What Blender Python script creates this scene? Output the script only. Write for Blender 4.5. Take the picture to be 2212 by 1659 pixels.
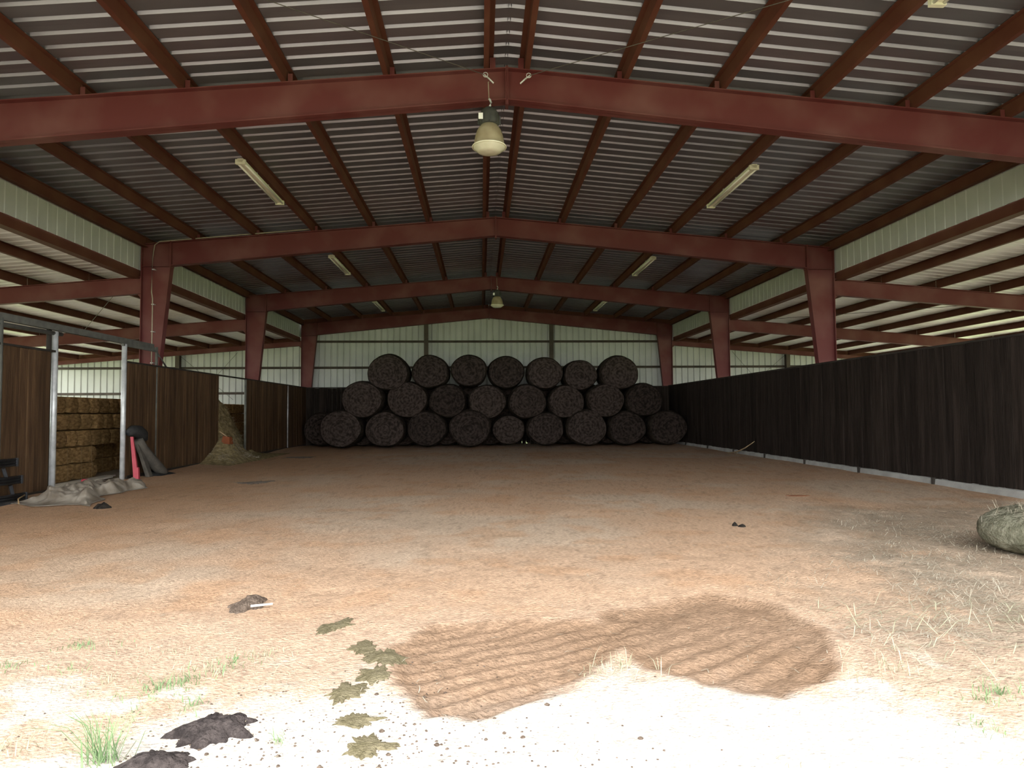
import bpy, math, random, bisect
import numpy as np
from mathutils import Vector, Matrix

for o in list(bpy.data.objects):
    bpy.data.objects.remove(o, do_unlink=True)
SC = bpy.context.scene
COL = SC.collection
R = random.Random(11)

# ------------------------------------------------------------------ camera
def make_camera():
    yaw, pitch, roll = .0464, .0433, -.0062
    f = Vector((math.sin(yaw) * math.cos(pitch), math.cos(yaw) * math.cos(pitch), math.sin(pitch)))
    r = Vector((math.cos(yaw), -math.sin(yaw), 0))
    u = r.cross(f)
    r2 = math.cos(roll) * r + math.sin(roll) * u
    u2 = -math.sin(roll) * r + math.cos(roll) * u
    cd = bpy.data.cameras.new('camera')
    cd.sensor_width = 36.0
    cd.lens = 1440.0 / 2212.0 * 36.0
    cd.clip_start = .05
    cd.clip_end = 500
    co = bpy.data.objects.new('camera', cd)
    COL.objects.link(co)
    m = Matrix.Identity(4)
    for i in range(3):
        m[i][0] = r2[i]; m[i][1] = u2[i]; m[i][2] = -f[i]
    m[0][3], m[1][3], m[2][3] = -.404, 0.0, 1.48
    co.matrix_world = m
    SC.camera = co
make_camera()

# ------------------------------------------------------------------ sky and exposure
W = bpy.data.worlds.new('overcast_sky')
SC.world = W
W.use_nodes = True
bg = W.node_tree.nodes['Background']
bg.inputs['Color'].default_value = (.97, 1.0, 1.0, 1)      # even white cloud cover
bg.inputs['Strength'].default_value = 8.5
SC.view_settings.view_transform = 'Standard'
SC.view_settings.look = 'None'
SC.view_settings.gamma = 1.0
SC.view_settings.use_curve_mapping = False
SC.view_settings.exposure = 0.0

# ------------------------------------------------------------------ materials
def mat(name, c1, c2=None, scale=4.0, detail=4.0, rough=.7, bump=0.0, bscale=None, stretch=(1, 1, 1),
        spec=.3, metal=0.0, rnd=0.0, lo=.35, hi=.65, attr=None, trans=0.0, coords='Object', rings=False):
    m = bpy.data.materials.new(name)
    m.use_nodes = True
    nt = m.node_tree
    N, L = nt.nodes, nt.links
    b = N['Principled BSDF']
    b.inputs['Roughness'].default_value = rough
    b.inputs['Specular IOR Level'].default_value = spec
    b.inputs['Metallic'].default_value = metal
    tc = N.new('ShaderNodeTexCoord')
    mp = N.new('ShaderNodeMapping')
    mp.inputs['Scale'].default_value = stretch
    L.new(tc.outputs[coords], mp.inputs['Vector'])
    if rnd:
        oi = N.new('ShaderNodeObjectInfo')
        ml = N.new('ShaderNodeMath'); ml.operation = 'MULTIPLY'; ml.inputs[1].default_value = 37.0
        L.new(oi.outputs['Random'], ml.inputs[0])
        L.new(ml.outputs[0], mp.inputs['Location'])
    col = None
    if attr:
        at = N.new('ShaderNodeAttribute'); at.attribute_name = attr
        col = at.outputs['Color']
        nz = N.new('ShaderNodeTexNoise')
        nz.inputs['Scale'].default_value = scale; nz.inputs['Detail'].default_value = detail
        L.new(mp.outputs[0], nz.inputs['Vector'])
        rp = N.new('ShaderNodeMapRange')
        rp.inputs[1].default_value = .3; rp.inputs[2].default_value = .7
        rp.inputs[3].default_value = .78; rp.inputs[4].default_value = 1.2
        L.new(nz.outputs['Fac'], rp.inputs[0])
        mx = N.new('ShaderNodeVectorMath'); mx.operation = 'SCALE'
        L.new(col, mx.inputs[0]); L.new(rp.outputs[0], mx.inputs['Scale'])
        col = mx.outputs[0]
    else:
        nz = N.new('ShaderNodeTexNoise')
        nz.inputs['Scale'].default_value = scale; nz.inputs['Detail'].default_value = detail
        L.new(mp.outputs[0], nz.inputs['Vector'])
        cr = N.new('ShaderNodeValToRGB')
        cr.color_ramp.elements[0].position = lo
        cr.color_ramp.elements[1].position = hi
        cr.color_ramp.elements[0].color = (*c1, 1)
        cr.color_ramp.elements[1].color = (*(c2 or c1), 1)
        fac = nz.outputs['Fac']
        if rings:                                   # hay rolled round the bale's own axis
            wv = N.new('ShaderNodeTexWave'); wv.wave_type = 'RINGS'; wv.rings_direction = 'Y'
            wv.inputs['Scale'].default_value = 2.6; wv.inputs['Distortion'].default_value = 9.0
            wv.inputs['Detail'].default_value = 3.0; wv.inputs['Detail Scale'].default_value = 1.6
            L.new(tc.outputs['Object'], wv.inputs['Vector'])
            mxr = N.new('ShaderNodeMath'); mxr.operation = 'MULTIPLY_ADD'; mxr.inputs[1].default_value = .13; 
            sb = N.new('ShaderNodeMath'); sb.operation = 'SUBTRACT'; sb.inputs[1].default_value = .065
            L.new(wv.outputs['Fac'], mxr.inputs[0]); L.new(fac, mxr.inputs[2]); L.new(mxr.outputs[0], sb.inputs[0])
            fac = sb.outputs[0]
        L.new(fac, cr.inputs['Fac'])
        col = cr.outputs['Color']
    if rnd:
        oi2 = N.new('ShaderNodeObjectInfo')
        rr = N.new('ShaderNodeMapRange')
        rr.inputs[3].default_value = 1 - rnd; rr.inputs[4].default_value = 1 + rnd
        L.new(oi2.outputs['Random'], rr.inputs[0])
        sv = N.new('ShaderNodeVectorMath'); sv.operation = 'SCALE'
        L.new(col, sv.inputs[0]); L.new(rr.outputs[0], sv.inputs['Scale'])
        col = sv.outputs[0]
    L.new(col, b.inputs['Base Color'])
    if bump:
        n2 = N.new('ShaderNodeTexNoise')
        n2.inputs['Scale'].default_value = bscale or scale * 4
        n2.inputs['Detail'].default_value = 6
        L.new(mp.outputs[0], n2.inputs['Vector'])
        bp = N.new('ShaderNodeBump')
        bp.inputs['Strength'].default_value = bump
        bp.inputs['Distance'].default_value = .03
        L.new(n2.outputs['Fac'], bp.inputs['Height'])
        L.new(bp.outputs['Normal'], b.inputs['Normal'])
    if trans:
        b.inputs['Transmission Weight'].default_value = trans
    return m

M = {}
M['red'] = mat('red_primer_steel', (.105, .024, .023), (.15, .060, .054), 1.1, 3, .6, spec=.25, lo=.42, hi=.72)
M['red_dull'] = mat('brown_primer_steel', (.085, .026, .016), (.108, .042, .025), 1.5, 3, .7, spec=.2)
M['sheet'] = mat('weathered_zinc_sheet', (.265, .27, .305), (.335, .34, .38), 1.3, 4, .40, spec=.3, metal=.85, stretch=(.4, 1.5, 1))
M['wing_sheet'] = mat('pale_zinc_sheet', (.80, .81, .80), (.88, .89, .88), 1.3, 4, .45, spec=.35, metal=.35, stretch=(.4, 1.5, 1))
M['cream'] = mat('cream_wall_sheet', (.385, .39, .375), (.46, .465, .445), .8, 3, .6, spec=.25)
M['girt'] = mat('dark_girt', (.045, .034, .026), (.075, .055, .042), 2, 3, .7)
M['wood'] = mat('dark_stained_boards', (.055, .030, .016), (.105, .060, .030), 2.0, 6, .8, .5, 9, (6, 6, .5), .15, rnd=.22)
M['near_black'] = mat('near_black_boards', (.014, .010, .008), (.030, .022, .018), 2.0, 6, .8, .5, 9, (6, 6, .5), .12, rnd=.25)  # same board texture as the left wall, in a much darker tone
M['cap'] = mat('blackened_top_rail', (.02, .016, .013), (.035, .028, .022), 3, 3, .8)
M['galv'] = mat('galvanised_pipe', (.42, .43, .44), (.58, .59, .60), 7, 4, .45, spec=.5, metal=.3)
M['dullpipe'] = mat('dull_grey_pipe', (.075, .075, .068), (.12, .12, .105), 6, 4, .6, spec=.4)
M['concrete'] = mat('pale_curb', (.26, .255, .24), (.36, .355, .335), 3, 6, .85, .3, 20)
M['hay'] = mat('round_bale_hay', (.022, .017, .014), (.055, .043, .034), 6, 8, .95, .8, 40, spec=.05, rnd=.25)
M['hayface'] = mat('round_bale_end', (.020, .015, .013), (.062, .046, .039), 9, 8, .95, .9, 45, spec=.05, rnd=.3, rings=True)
M['haygrey'] = mat('grey_green_hay', (.095, .092, .062), (.20, .19, .14), 9, 8, .95, 1.0, 30, spec=.05)
M['straw_bale'] = mat('golden_straw_bale', (.16, .095, .038), (.33, .205, .09), 9, 8, .95, .9, 35, (1, 1, 2.2), .05, rnd=.2)
M['twine'] = mat('straw_twine', (.20, .13, .06), (.24, .16, .08), 20, 2, .8)
M['straw'] = mat('loose_straw', (.22, .185, .135), (.42, .37, .29), 3, 3, .9, spec=.1)
M['haypile'] = mat('loose_hay_heap', (.16, .12, .06), (.34, .27, .14), 8, 8, .95, 1.0, 35, spec=.05)
M['sand'] = mat('arena_sand', (.5, .3, .18), None, 26, 8, .95, .75, 45, spec=.05, attr='tint')
M['dirt'] = mat('grey_packed_dirt', (.24, .20, .15), (.34, .29, .22), .8, 8, .95, .4, 20, spec=.05)
M['yard'] = mat('yard_dirt_and_grass', (.22, .20, .13), (.34, .29, .20), .5, 8, .95, spec=.05)
M['grassland'] = mat('pasture_grass', (.24, .31, .13), (.38, .43, .21), .35, 8, .95, spec=.05)
M['grass'] = mat('green_grass_blade', (.12, .19, .085), (.20, .28, .14), 5, 3, .8, spec=.2)
M['drygrass'] = mat('dry_grass_blade', (.27, .26, .17), (.38, .35, .25), 5, 3, .85, spec=.1)
M['manure'] = mat('dry_manure', (.030, .024, .023), (.075, .06, .056), 22, 8, .95, 1.0, 60, spec=.1)
M['manure_brown'] = mat('crumbled_brown_manure', (.10, .072, .055), (.18, .135, .105), 22, 8, .95, 1.0, 60, spec=.1)
M['ash'] = mat('grey_ash', (.14, .11, .09), (.22, .17, .13), 12, 6, .95)
M['olive'] = mat('olive_manure_splat', (.115, .095, .05), (.18, .15, .09), 25, 8, .8, .8, 70, spec=.25)
M['clod'] = mat('dark_clod', (.012, .010, .009), (.03, .025, .02), 20, 6, .95, .7, 40, spec=.1)
M['tarp'] = mat('dusty_plastic_sheet', (.15, .12, .09), (.32, .28, .23), 4.5, 6, .36, .2, 12, spec=.55)
M['plank'] = mat('whitish_plank', (.48, .44, .37), (.62, .58, .5), 3, 5, .8, .3, 18, (1, .3, 1))
M['black'] = mat('black_painted_steel', (.018, .019, .022), (.04, .042, .047), 8, 3, .45, spec=.5)
M['rubber'] = mat('black_rubber', (.012, .012, .013), (.03, .029, .028), 8, 3, .75, spec=.3)
M['mat_grey'] = mat('grey_brown_rubber', (.06, .053, .045), (.10, .088, .072), 6, 4, .85, .2, 20)
M['redplastic'] = mat('pinkish_red_paint', (.34, .035, .055), (.40, .055, .075), 5, 3, .55, spec=.4)
M['orange'] = mat('orange_plastic', (.20, .055, .018), (.26, .075, .025), 5, 3, .6)
M['handle'] = mat('worn_ash_handle', (.38, .27, .15), (.5, .37, .22), 6, 3, .7)
M['white'] = mat('white_plastic', (.7, .7, .67), (.78, .78, .75), 6, 3, .5)
M['enamel'] = mat('cream_enamel_channel', (.62, .60, .46), (.70, .68, .54), 3, 3, .5, spec=.4)
M['tube'] = mat('milky_glass_tube', (.72, .72, .66), (.76, .76, .70), 3, 3, .25, spec=.5)
M['lampglass'] = mat('dusty_lamp_bell', (.24, .19, .115), (.33, .28, .18), 6, 4, .4, spec=.5)
M['lens'] = mat('lamp_lens', (.50, .48, .36), (.58, .55, .44), 6, 4, .2, spec=.5)
M['ballast'] = mat('dark_ballast', (.03, .032, .03), (.06, .06, .055), 6, 3, .6)
M['wire'] = mat('steel_cable', (.05, .045, .04), (.09, .08, .07), 6, 3, .6, spec=.4)
M['conduit'] = mat('pale_conduit', (.26, .22, .17), (.32, .28, .22), 6, 3, .5)

# ------------------------------------------------------------------ mesh helpers
class MB:
    def __init__(s):
        s.v = []; s.f = []
    def add(s, vs, fs):
        b = len(s.v)
        s.v += [tuple(p) for p in vs]
        s.f += [tuple(i + b for i in f) for f in fs]
        return s
    def hexa(s, p):      # 8 corners: bottom ring 0-3, top ring 4-7
        return s.add(p, [(3, 2, 1, 0), (4, 5, 6, 7), (0, 1, 5, 4), (1, 2, 6, 5), (2, 3, 7, 6), (3, 0, 4, 7)])
    def box(s, x0, x1, y0, y1, z0, z1):
        return s.hexa([(x0, y0, z0), (x1, y0, z0), (x1, y1, z0), (x0, y1, z0),
                       (x0, y0, z1), (x1, y0, z1), (x1, y1, z1), (x0, y1, z1)])
    def tube(s, pts, r, n=8, cap=True):
        pts = [Vector(p) for p in pts]
        rs = r if isinstance(r, (list, tuple)) else [r] * len(pts)
        rings = []
        up = Vector((0, 0, 1))
        for i, p in enumerate(pts):
            d = (pts[min(i + 1, len(pts) - 1)] - pts[max(i - 1, 0)]).normalized()
            a = d.cross(up)
            if a.length < 1e-3:
                a = d.cross(Vector((1, 0, 0)))
            a.normalize(); b = a.cross(d)
            rings.append([p + rs[i] * (math.cos(t) * a + math.sin(t) * b)
                          for t in [2 * math.pi * k / n for k in range(n)]])
        vs = [q for ring in rings for q in ring]
        fs = []
        for i in range(len(pts) - 1):
            for k in range(n):
                k2 = (k + 1) % n
                fs.append((i * n + k, i * n + k2, (i + 1) * n + k2, (i + 1) * n + k))
        if cap:
            fs.append(tuple(range(n - 1, -1, -1)))
            fs.append(tuple((len(pts) - 1) * n + k for k in range(n)))
        return s.add(vs, fs)
    def lathe(s, prof, c=(0, 0, 0), n=24):
        vs = []; fs = []
        for r, z in prof:
            for k in range(n):
                t = 2 * math.pi * k / n
                vs.append((c[0] + r * math.cos(t), c[1] + r * math.sin(t), c[2] + z))
        for i in range(len(prof) - 1):
            for k in range(n):
                k2 = (k + 1) % n
                fs.append((i * n + k, i * n + k2, (i + 1) * n + k2, (i + 1) * n + k))
        return s.add(vs, fs)
    def mesh(s, name, m, smooth=False):
        me = bpy.data.meshes.new(name)
        me.from_pydata(s.v, [], s.f)
        me.materials.append(M[m] if isinstance(m, str) else m)
        if smooth:
            me.shade_smooth()
        me.update()
        return me
    def build(s, name, m, parent=None, smooth=False, loc=None):
        return obj(name, s.mesh(name, m, smooth), parent, loc)

def obj(name, me, parent=None, loc=None, rz=0.0):
    o = bpy.data.objects.new(name, me)
    COL.objects.link(o)
    if parent is not None:
        o.parent = parent
    if loc is not None:
        o.location = loc
    if rz:
        o.rotation_euler[2] = rz
    return o
def tag(o, label, cat=None, group=None, kind=None):
    o['label'] = label
    if cat: o['category'] = cat
    if group: o['group'] = group
    if kind: o['kind'] = kind
    return o
def empty(name, loc=(0, 0, 0), rz=0.0):
    o = obj(name, None, None, loc, rz)
    o.empty_display_size = .2
    return o
def struct(o, label):
    o['kind'] = 'structure'; o['label'] = label
    return o

# value noise in numpy
def vnoise(x, y, seed=0):
    xi = np.floor(x).astype(np.int64); yi = np.floor(y).astype(np.int64)
    fx = x - xi; fy = y - yi
    fx = fx * fx * (3 - 2 * fx); fy = fy * fy * (3 - 2 * fy)
    def h(a, b):
        n = (a * 374761393 + b * 668265263 + seed * 974634779) & 0x7fffffff
        n = ((n ^ (n >> 13)) * 1274126177) & 0x7fffffff
        return ((n ^ (n >> 16)) & 0xffff) / 65535.0
    return (h(xi, yi) * (1 - fx) + h(xi + 1, yi) * fx) * (1 - fy) + (h(xi, yi + 1) * (1 - fx) + h(xi + 1, yi + 1) * fx) * fy
def fbm(x, y, o=4, seed=0):
    x = np.asarray(x, float); y = np.asarray(y, float)
    t = 0; a = .5
    for i in range(o):
        t = t + a * vnoise(x, y, seed + i); x = x * 2.03 + 3.1; y = y * 2.03 + 1.7; a *= .5
    return t / (1 - .5 ** o)
def sm(a, b, x):
    t = np.clip((x - a) / (b - a), 0, 1)
    return t * t * (3 - 2 * t)
def inpoly(x, y, poly, soft):
    """smooth mask: 1 inside polygon, falls to 0 over `soft` metres outside"""
    x = np.asarray(x, float); y = np.asarray(y, float)
    ins = np.zeros(x.shape, bool); d = np.full(x.shape, 1e9)
    n = len(poly)
    for i in range(n):
        x0, y0 = poly[i]; x1, y1 = poly[(i + 1) % n]
        c = ((y0 > y) != (y1 > y)) & (x < (x1 - x0) * (y - y0) / ((y1 - y0) or 1e-9) + x0)
        ins ^= c
        L2 = (x1 - x0) ** 2 + (y1 - y0) ** 2
        t = np.clip(((x - x0) * (x1 - x0) + (y - y0) * (y1 - y0)) / L2, 0, 1)
        d = np.minimum(d, np.hypot(x - x0 - t * (x1 - x0), y - y0 - t * (y1 - y0)))
    sd = np.where(ins, d, -d)
    return sm(-soft, soft, sd)

# ------------------------------------------------------------------ dimensions
BAY = 7.62
FY = [2.21 + BAY * i for i in range(5)]          # five transverse frames
HW = 9.10                                         # outer face of the main columns
SL = .0838                                        # main roof slope
WSL = .083                                        # wing roof slope
WX = 21.3                                         # outer line of the wings
PD = .20                                          # purlin depth
def ztop(x): return 6.64 - SL * abs(x)            # top of main rafter
def wtop(x): return 5.03 - WSL * (abs(x) - 9.15)  # top of wing rafter
Y0, Y1 = 2.0, 33.0
WALLX = 8.60

# ------------------------------------------------------------------ floor
MUD1 = [(-1.02, 4.35), (-.85, 3.55), (-.70, 3.33), (-.36, 3.24), (.0, 3.62), (.52, 4.15), (.72, 4.7), (-.1, 4.82), (-.8, 4.78)]
MUD2 = [(.50, 4.95), (1.0, 5.25), (1.47, 5.38), (1.85, 5.16), (1.95, 4.5), (1.80, 4.0), (1.52, 3.64), (1.13, 3.44), (.9, 3.55), (.55, 3.86), (.45, 4.4)]
STRAW = [(4.9, 9.9), (8.4, 9.8), (8.4, 3.0), (3.2, 3.4), (2.15, 4.1), (2.6, 5.4), (3.0, 6.5), (3.9, 8.0)]
def floor_h(x, y):
    h = .035 * (fbm(x * .35, y * .35, 3, 5) - .5) + .030 * (fbm(x * 1.6, y * 1.6, 4, 9) - .5)
    h = h + .018 * (fbm(x * 6, y * 6, 3, 19) - .5) * sm(14, 6, y)
    h = h + .07 * sm(-7.6, -8.9, x) * (.6 + .4 * np.sin(y * .7)) + .02 * sm(6, 8.5, x)
    wob = .22 * (fbm(x * 2, y * 2, 3, 44) - .5)
    m1 = inpoly(x + wob, y - wob, MUD1, .16); m2 = inpoly(x + wob, y - wob, MUD2, .16)
    # tyre-lug ridges running diagonally through the two muddy tracks
    a1 = (-x * .47 + y * .88) * 2 * math.pi / .15 + 6 * (fbm(x * 1.2, y * 1.2, 3, 3) - .5)
    a2 = (-x * .62 + y * .78) * 2 * math.pi / .17 + 6 * (fbm(x * 1.2, y * 1.2, 3, 4) - .5)
    rg = .5 + fbm(x * 2.5, y * 2.5, 3, 6)
    low = sm(4.95, 4.2, y)
    h = h + m1 * (-.035 + .011 * rg * np.sin(a1)) + m2 * (-.035 + .009 * rg * low * np.sin(a2) + .03 * (1 - low) * (fbm(x * 7, y * 7, 3, 8) - .5))
    # crumbly lips where the tracks meet the pale ground
    h = h + .022 * m1 * (1 - m1) * 4 + .016 * m2 * (1 - m2) * 4
    return h
def floor_col(x, y):
    n1_ = fbm(x * .45, y * .45, 4, 21); n2 = fbm(x * 2.2, y * 2.2, 4, 31); n3 = fbm(x * 9, y * 9, 3, 41)
    base = np.stack([np.full(x.shape, .50), np.full(x.shape, .335), np.full(x.shape, .225)], -1)
    orange = np.array([.47, .265, .145]); tan = np.array([.50, .375, .275]); pale = np.array([.60, .55, .49])
    k = sm(.42, .66, n1_)[..., None]
    c = base * (1 - k) + tan * k
    k = (sm(.52, .72, n2) * .4)[..., None]
    c = c * (1 - k) + orange * k
    # redder sand along the left side
    k = (sm(-2.5, -6.5, x) * .55)[..., None]
    c = c * (1 - k) + np.array([.42, .245, .135]) * k
    # trodden greyer soil in the entrance
    k = (sm(5.6, 4.0, y + .9 * (n1_ - .5)) * .85)[..., None]
    c = c * (1 - k) + (np.array([.40, .275, .195]) * (1 - n2[..., None]) + np.array([.49, .365, .275]) * n2[..., None]) * k
    # pale gravel strip in the middle of the entrance
    edge = 3.52 + .5 * (fbm(x * 1.6, y * 1.6, 3, 61) - .5) - .75 * sm(1.3, 2.4, x) - .6 * sm(-1.3, -2.2, x) + .15 * np.exp(-((x + .9) / .5) ** 2)
    k = (sm(.30, -.25, y - edge + .55 * (n2 - .5) + .5 * (n3 - .5)) * (.7 + .3 * n3))[..., None]
    k = np.maximum(k, (sm(.56, .70, fbm(x * 3.1, y * 3.1, 4, 91)) * sm(4.4, 3.4, y) * .7)[..., None])
    c = c * (1 - k) + pale * k
    wob = .22 * (fbm(x * 2, y * 2, 3, 44) - .5)
    m1 = inpoly(x + wob, y - wob, MUD1, .07); m2 = inpoly(x + wob, y - wob, MUD2, .06)
    mud = np.array([.225, .142, .09])
    k = (np.maximum(m1, m2) * (.72 + .34 * n2))[..., None]
    k = np.clip(k, 0, .95)
    c = c * (1 - k) + mud * k
    # mat of old straw and chaff on the right
    s = inpoly(x + 1.2 * (fbm(x, y, 3, 71) - .5), y + 1.2 * (fbm(x, y, 3, 72) - .5), STRAW, .7) * sm(.30, .52, n2 * .55 + n3 * .45)
    k = (s * .7)[..., None]
    c = c * (1 - k) + np.array([.27, .215, .16]) * k
    # small dark and light specks of chaff
    c = c * (1 - .20 * sm(.64, .80, fbm(x * 16, y * 16, 2, 81)))[..., None]
    return c
GRID = {}
def make_floor():
    xs = np.concatenate([np.arange(-8.95, -3.5, .06), np.arange(-3.5, 3.5, .03), np.arange(3.5, 8.96, .06)])
    ys = [1.2]
    while ys[-1] < 32.85:
        ys.append(ys[-1] + max(.022, .022 * (ys[-1] / 3.0) ** 1.4))
    ys = np.array(ys)
    X, Y = np.meshgrid(xs, ys)
    Z = floor_h(X, Y)
    edge = np.minimum(np.minimum(X + 8.95, 8.95 - X), np.minimum(Y - 1.2, 32.9 - Y))
    Z = Z - .05 * sm(.15, 0, edge)
    GRID.update(xs=xs.tolist(), ys=ys.tolist(), z=Z.tolist())
    nx, ny = len(xs), len(ys)
    co = np.stack([X, Y, Z], -1).reshape(-1, 3)
    idx = np.arange(nx * ny).reshape(ny, nx)
    q = np.stack([idx[:-1, :-1], idx[:-1, 1:], idx[1:, 1:], idx[1:, :-1]], -1).reshape(-1, 4)
    me = bpy.data.meshes.new('floor')
    me.vertices.add(len(co)); me.vertices.foreach_set('co', co.ravel())
    me.loops.add(q.size); me.loops.foreach_set('vertex_index', q.ravel().astype(np.int32))
    me.polygons.add(len(q))
    me.polygons.foreach_set('loop_start', np.arange(0, q.size, 4, dtype=np.int32))
    me.update(calc_edges=True)
    at = me.color_attributes.new('tint', 'FLOAT_COLOR', 'POINT')
    c = floor_col(X, Y).reshape(-1, 3)
    at.data.foreach_set('color', np.concatenate([c, np.ones((len(c), 1))], 1).ravel())
    me.shade_smooth()
    me.materials.append(M['sand'])
    struct(obj('floor', me), 'orange sand floor of the barn with muddy tyre tracks in front')
make_floor()
def FH(x, y):
    xs, ys, z = GRID['xs'], GRID['ys'], GRID['z']
    i = min(max(bisect.bisect(xs, x) - 1, 0), len(xs) - 2); j = min(max(bisect.bisect(ys, y) - 1, 0), len(ys) - 2)
    u = min(max((x - xs[i]) / (xs[i + 1] - xs[i]), 0), 1); v = min(max((y - ys[j]) / (ys[j + 1] - ys[j]), 0), 1)
    return (z[j][i] * (1 - u) + z[j][i + 1] * u) * (1 - v) + (z[j + 1][i] * (1 - u) + z[j + 1][i + 1] * u) * v
def n1(x, y, o=4, seed=0):
    # scalar twin of fbm
    t = 0.0; a = .5
    for k in range(o):
        xi, yi = math.floor(x), math.floor(y); fx, fy = x - xi, y - yi
        fx = fx * fx * (3 - 2 * fx); fy = fy * fy * (3 - 2 * fy)
        def h(p, q):
            n = (p * 374761393 + q * 668265263 + (seed + k) * 974634779) & 0x7fffffff
            n = ((n ^ (n >> 13)) * 1274126177) & 0x7fffffff
            return ((n ^ (n >> 16)) & 0xffff) / 65535.0
        t += a * ((h(xi, yi) * (1 - fx) + h(xi + 1, yi) * fx) * (1 - fy) + (h(xi, yi + 1) * (1 - fx) + h(xi + 1, yi + 1) * fx) * fy)
        x = x * 2.03 + 3.1; y = y * 2.03 + 1.7; a *= .5
    return t / (1 - .5 ** o)

def ground_plane(name, x0, x1, y0, y1, z, m, label):
    b = MB(); b.box(x0, x1, y0, y1, z - .15, z)
    struct(b.build(name, m), label)
ground_plane('floor_left', -22.6, -8.8, 1.5, 33.1, -.02, 'dirt', 'packed dirt floor of the left side aisle')
ground_plane('floor_right', 8.8, 22.6, 1.5, 33.1, -.02, 'dirt', 'packed dirt floor of the right side aisle')
ground_plane('floor_yard', -22.6, 22.6, -24, 1.6, -.03, 'yard', 'pale dirt yard in front of the open barn')
ground_plane('floor_pasture', -160, 160, -160, 190, -.2, 'grassland', 'green pasture around the barn')

# ------------------------------------------------------------------ roof sheets and purlins
def rib_profile(width, pitch=.3048, h=.036, wb=.088, wt=.034):
    """(along, height) polyline of a ribbed sheet, flat pans with trapezoid ribs"""
    p = [(0, 0)]
    n = int(round(width / pitch))
    for i in range(n):
        c = (i + .5) * pitch
        p += [(c - wb / 2, 0), (c - wt / 2, h), (c + wt / 2, h), (c + wb / 2, 0)]
    p.append((width, 0))
    return p
PW = .9144
def roof_panel_mesh(name, x0, x1, slope, m):
    pr = rib_profile(PW)
    vs = []; fs = []
    for x in (x0, x1):
        for a, h in pr:
            vs.append((x, a, h - slope * x))
    n = len(pr)
    for i in range(n - 1):
        fs.append((i, i + 1, n + i + 1, n + i))
    b = MB(); b.add(vs, fs)
    return b.mesh(name, m)
def z_purlin(name, length, d=PD, w=.075, t=.006, flip=1):
    b = MB()
    b.box(-t / 2, t / 2, 0, length, 0, d)
    x0, x1 = sorted((0, flip * w)); b.box(x0, x1, 0, length, 0, t)              # bottom flange, downslope
    x0, x1 = sorted((0, -flip * w)); b.box(x0, x1, 0, length, d - t, d)
    lx = flip * w
    b.box(min(lx, lx - flip * t), max(lx, lx - flip * t), 0, length, t, .022)   # lip
    return b.mesh(name, 'red_dull')
def make_roof():
    main = struct(empty('ceiling', (0, 0, 6.64)), 'ribbed zinc roof over the middle of the barn on red purlins')
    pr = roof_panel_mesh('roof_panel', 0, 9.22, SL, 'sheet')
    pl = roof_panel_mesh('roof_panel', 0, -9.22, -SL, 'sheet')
    n = int(round((Y1 + .2 - Y0) / PW))
    for i in range(n):
        for me in (pr, pl):
            obj('roof_panel', me, main, (0, Y0 + i * PW, PD + .004))
    pm = {s: z_purlin('purlin', BAY - .012, flip=s) for s in (-1, 1)}
    lines = [.27, 1.76, 3.25, 4.73, 6.22, 7.73]
    for s in (-1, 1):
        for x in lines:
            for k in range(4):
                obj('purlin', pm[s], main, (s * x, FY[k] + .006, ztop(x) - 6.64))
        ems = []
        for ln in (BAY - .012, BAY + .27):
            es = MB(); es.box(-.03, .03, 0, ln, 0, .25); es.box(min(0, -s * .09), max(0, -s * .09), 0, ln, .24, .25)
            es.box(min(0, -s * .09), max(0, -s * .09), 0, ln, 0, .01)
            ems.append(es.mesh('eave_strut', 'red_dull'))
        for k in range(4):
            obj('eave_strut', ems[k == 3], main, (s * 9.06, FY[k] + .006, 5.80 - 6.64))
    # folded cover strip under the ridge joint
    rb = MB()
    for s in (-1, 1):
        rb.add([(0, Y0, PD + .046), (s * .02, Y0, PD - .0), (s * .02, Y1, PD - .0), (0, Y1, PD + .046)], [(0, 1, 2, 3)])
    rb.build('ridge_strip', 'sheet', main)
    cl = MB(); cl.box(-.05, .05, -.05, .05, 0, .16)
    for s, side in ((-1, 'left'), (1, 'right')):
        w = struct(empty('ceiling', (0, 0, 5.03)), 'pale ribbed roof over the %s side aisle with dark purlins' % side)
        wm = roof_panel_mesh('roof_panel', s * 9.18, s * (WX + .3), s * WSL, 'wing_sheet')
        for i in range(n):
            obj('roof_panel', wm, w, (0, Y0 + i * PW, WSL * 9.15 + PD + .004))
        for x in [10.44, 11.97, 13.49, 15.01, 16.54, 18.06, 19.6]:
            for k in range(4):
                obj('purlin', pm[s], w, (s * x, FY[k] + .006, wtop(x) - 5.03))
        hb = MB(); hb.box(-.10, .10, 0, BAY - .012, 0, .22)
        hm = hb.mesh('high_strut', 'red_dull')
        lb = MB(); lb.box(-.05, .05, 0, BAY - .012, 0, .2)
        lm = lb.mesh('low_strut', 'red_dull')
        for k in range(4):
            obj('high_strut', hm, w, (s * 9.262, FY[k] + .006, wtop(9.3) - 5.03 - .03))
            obj('low_strut', lm, w, (s * 21.2, FY[k] + .006, wtop(21.2) - 5.03))
make_roof()

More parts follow.
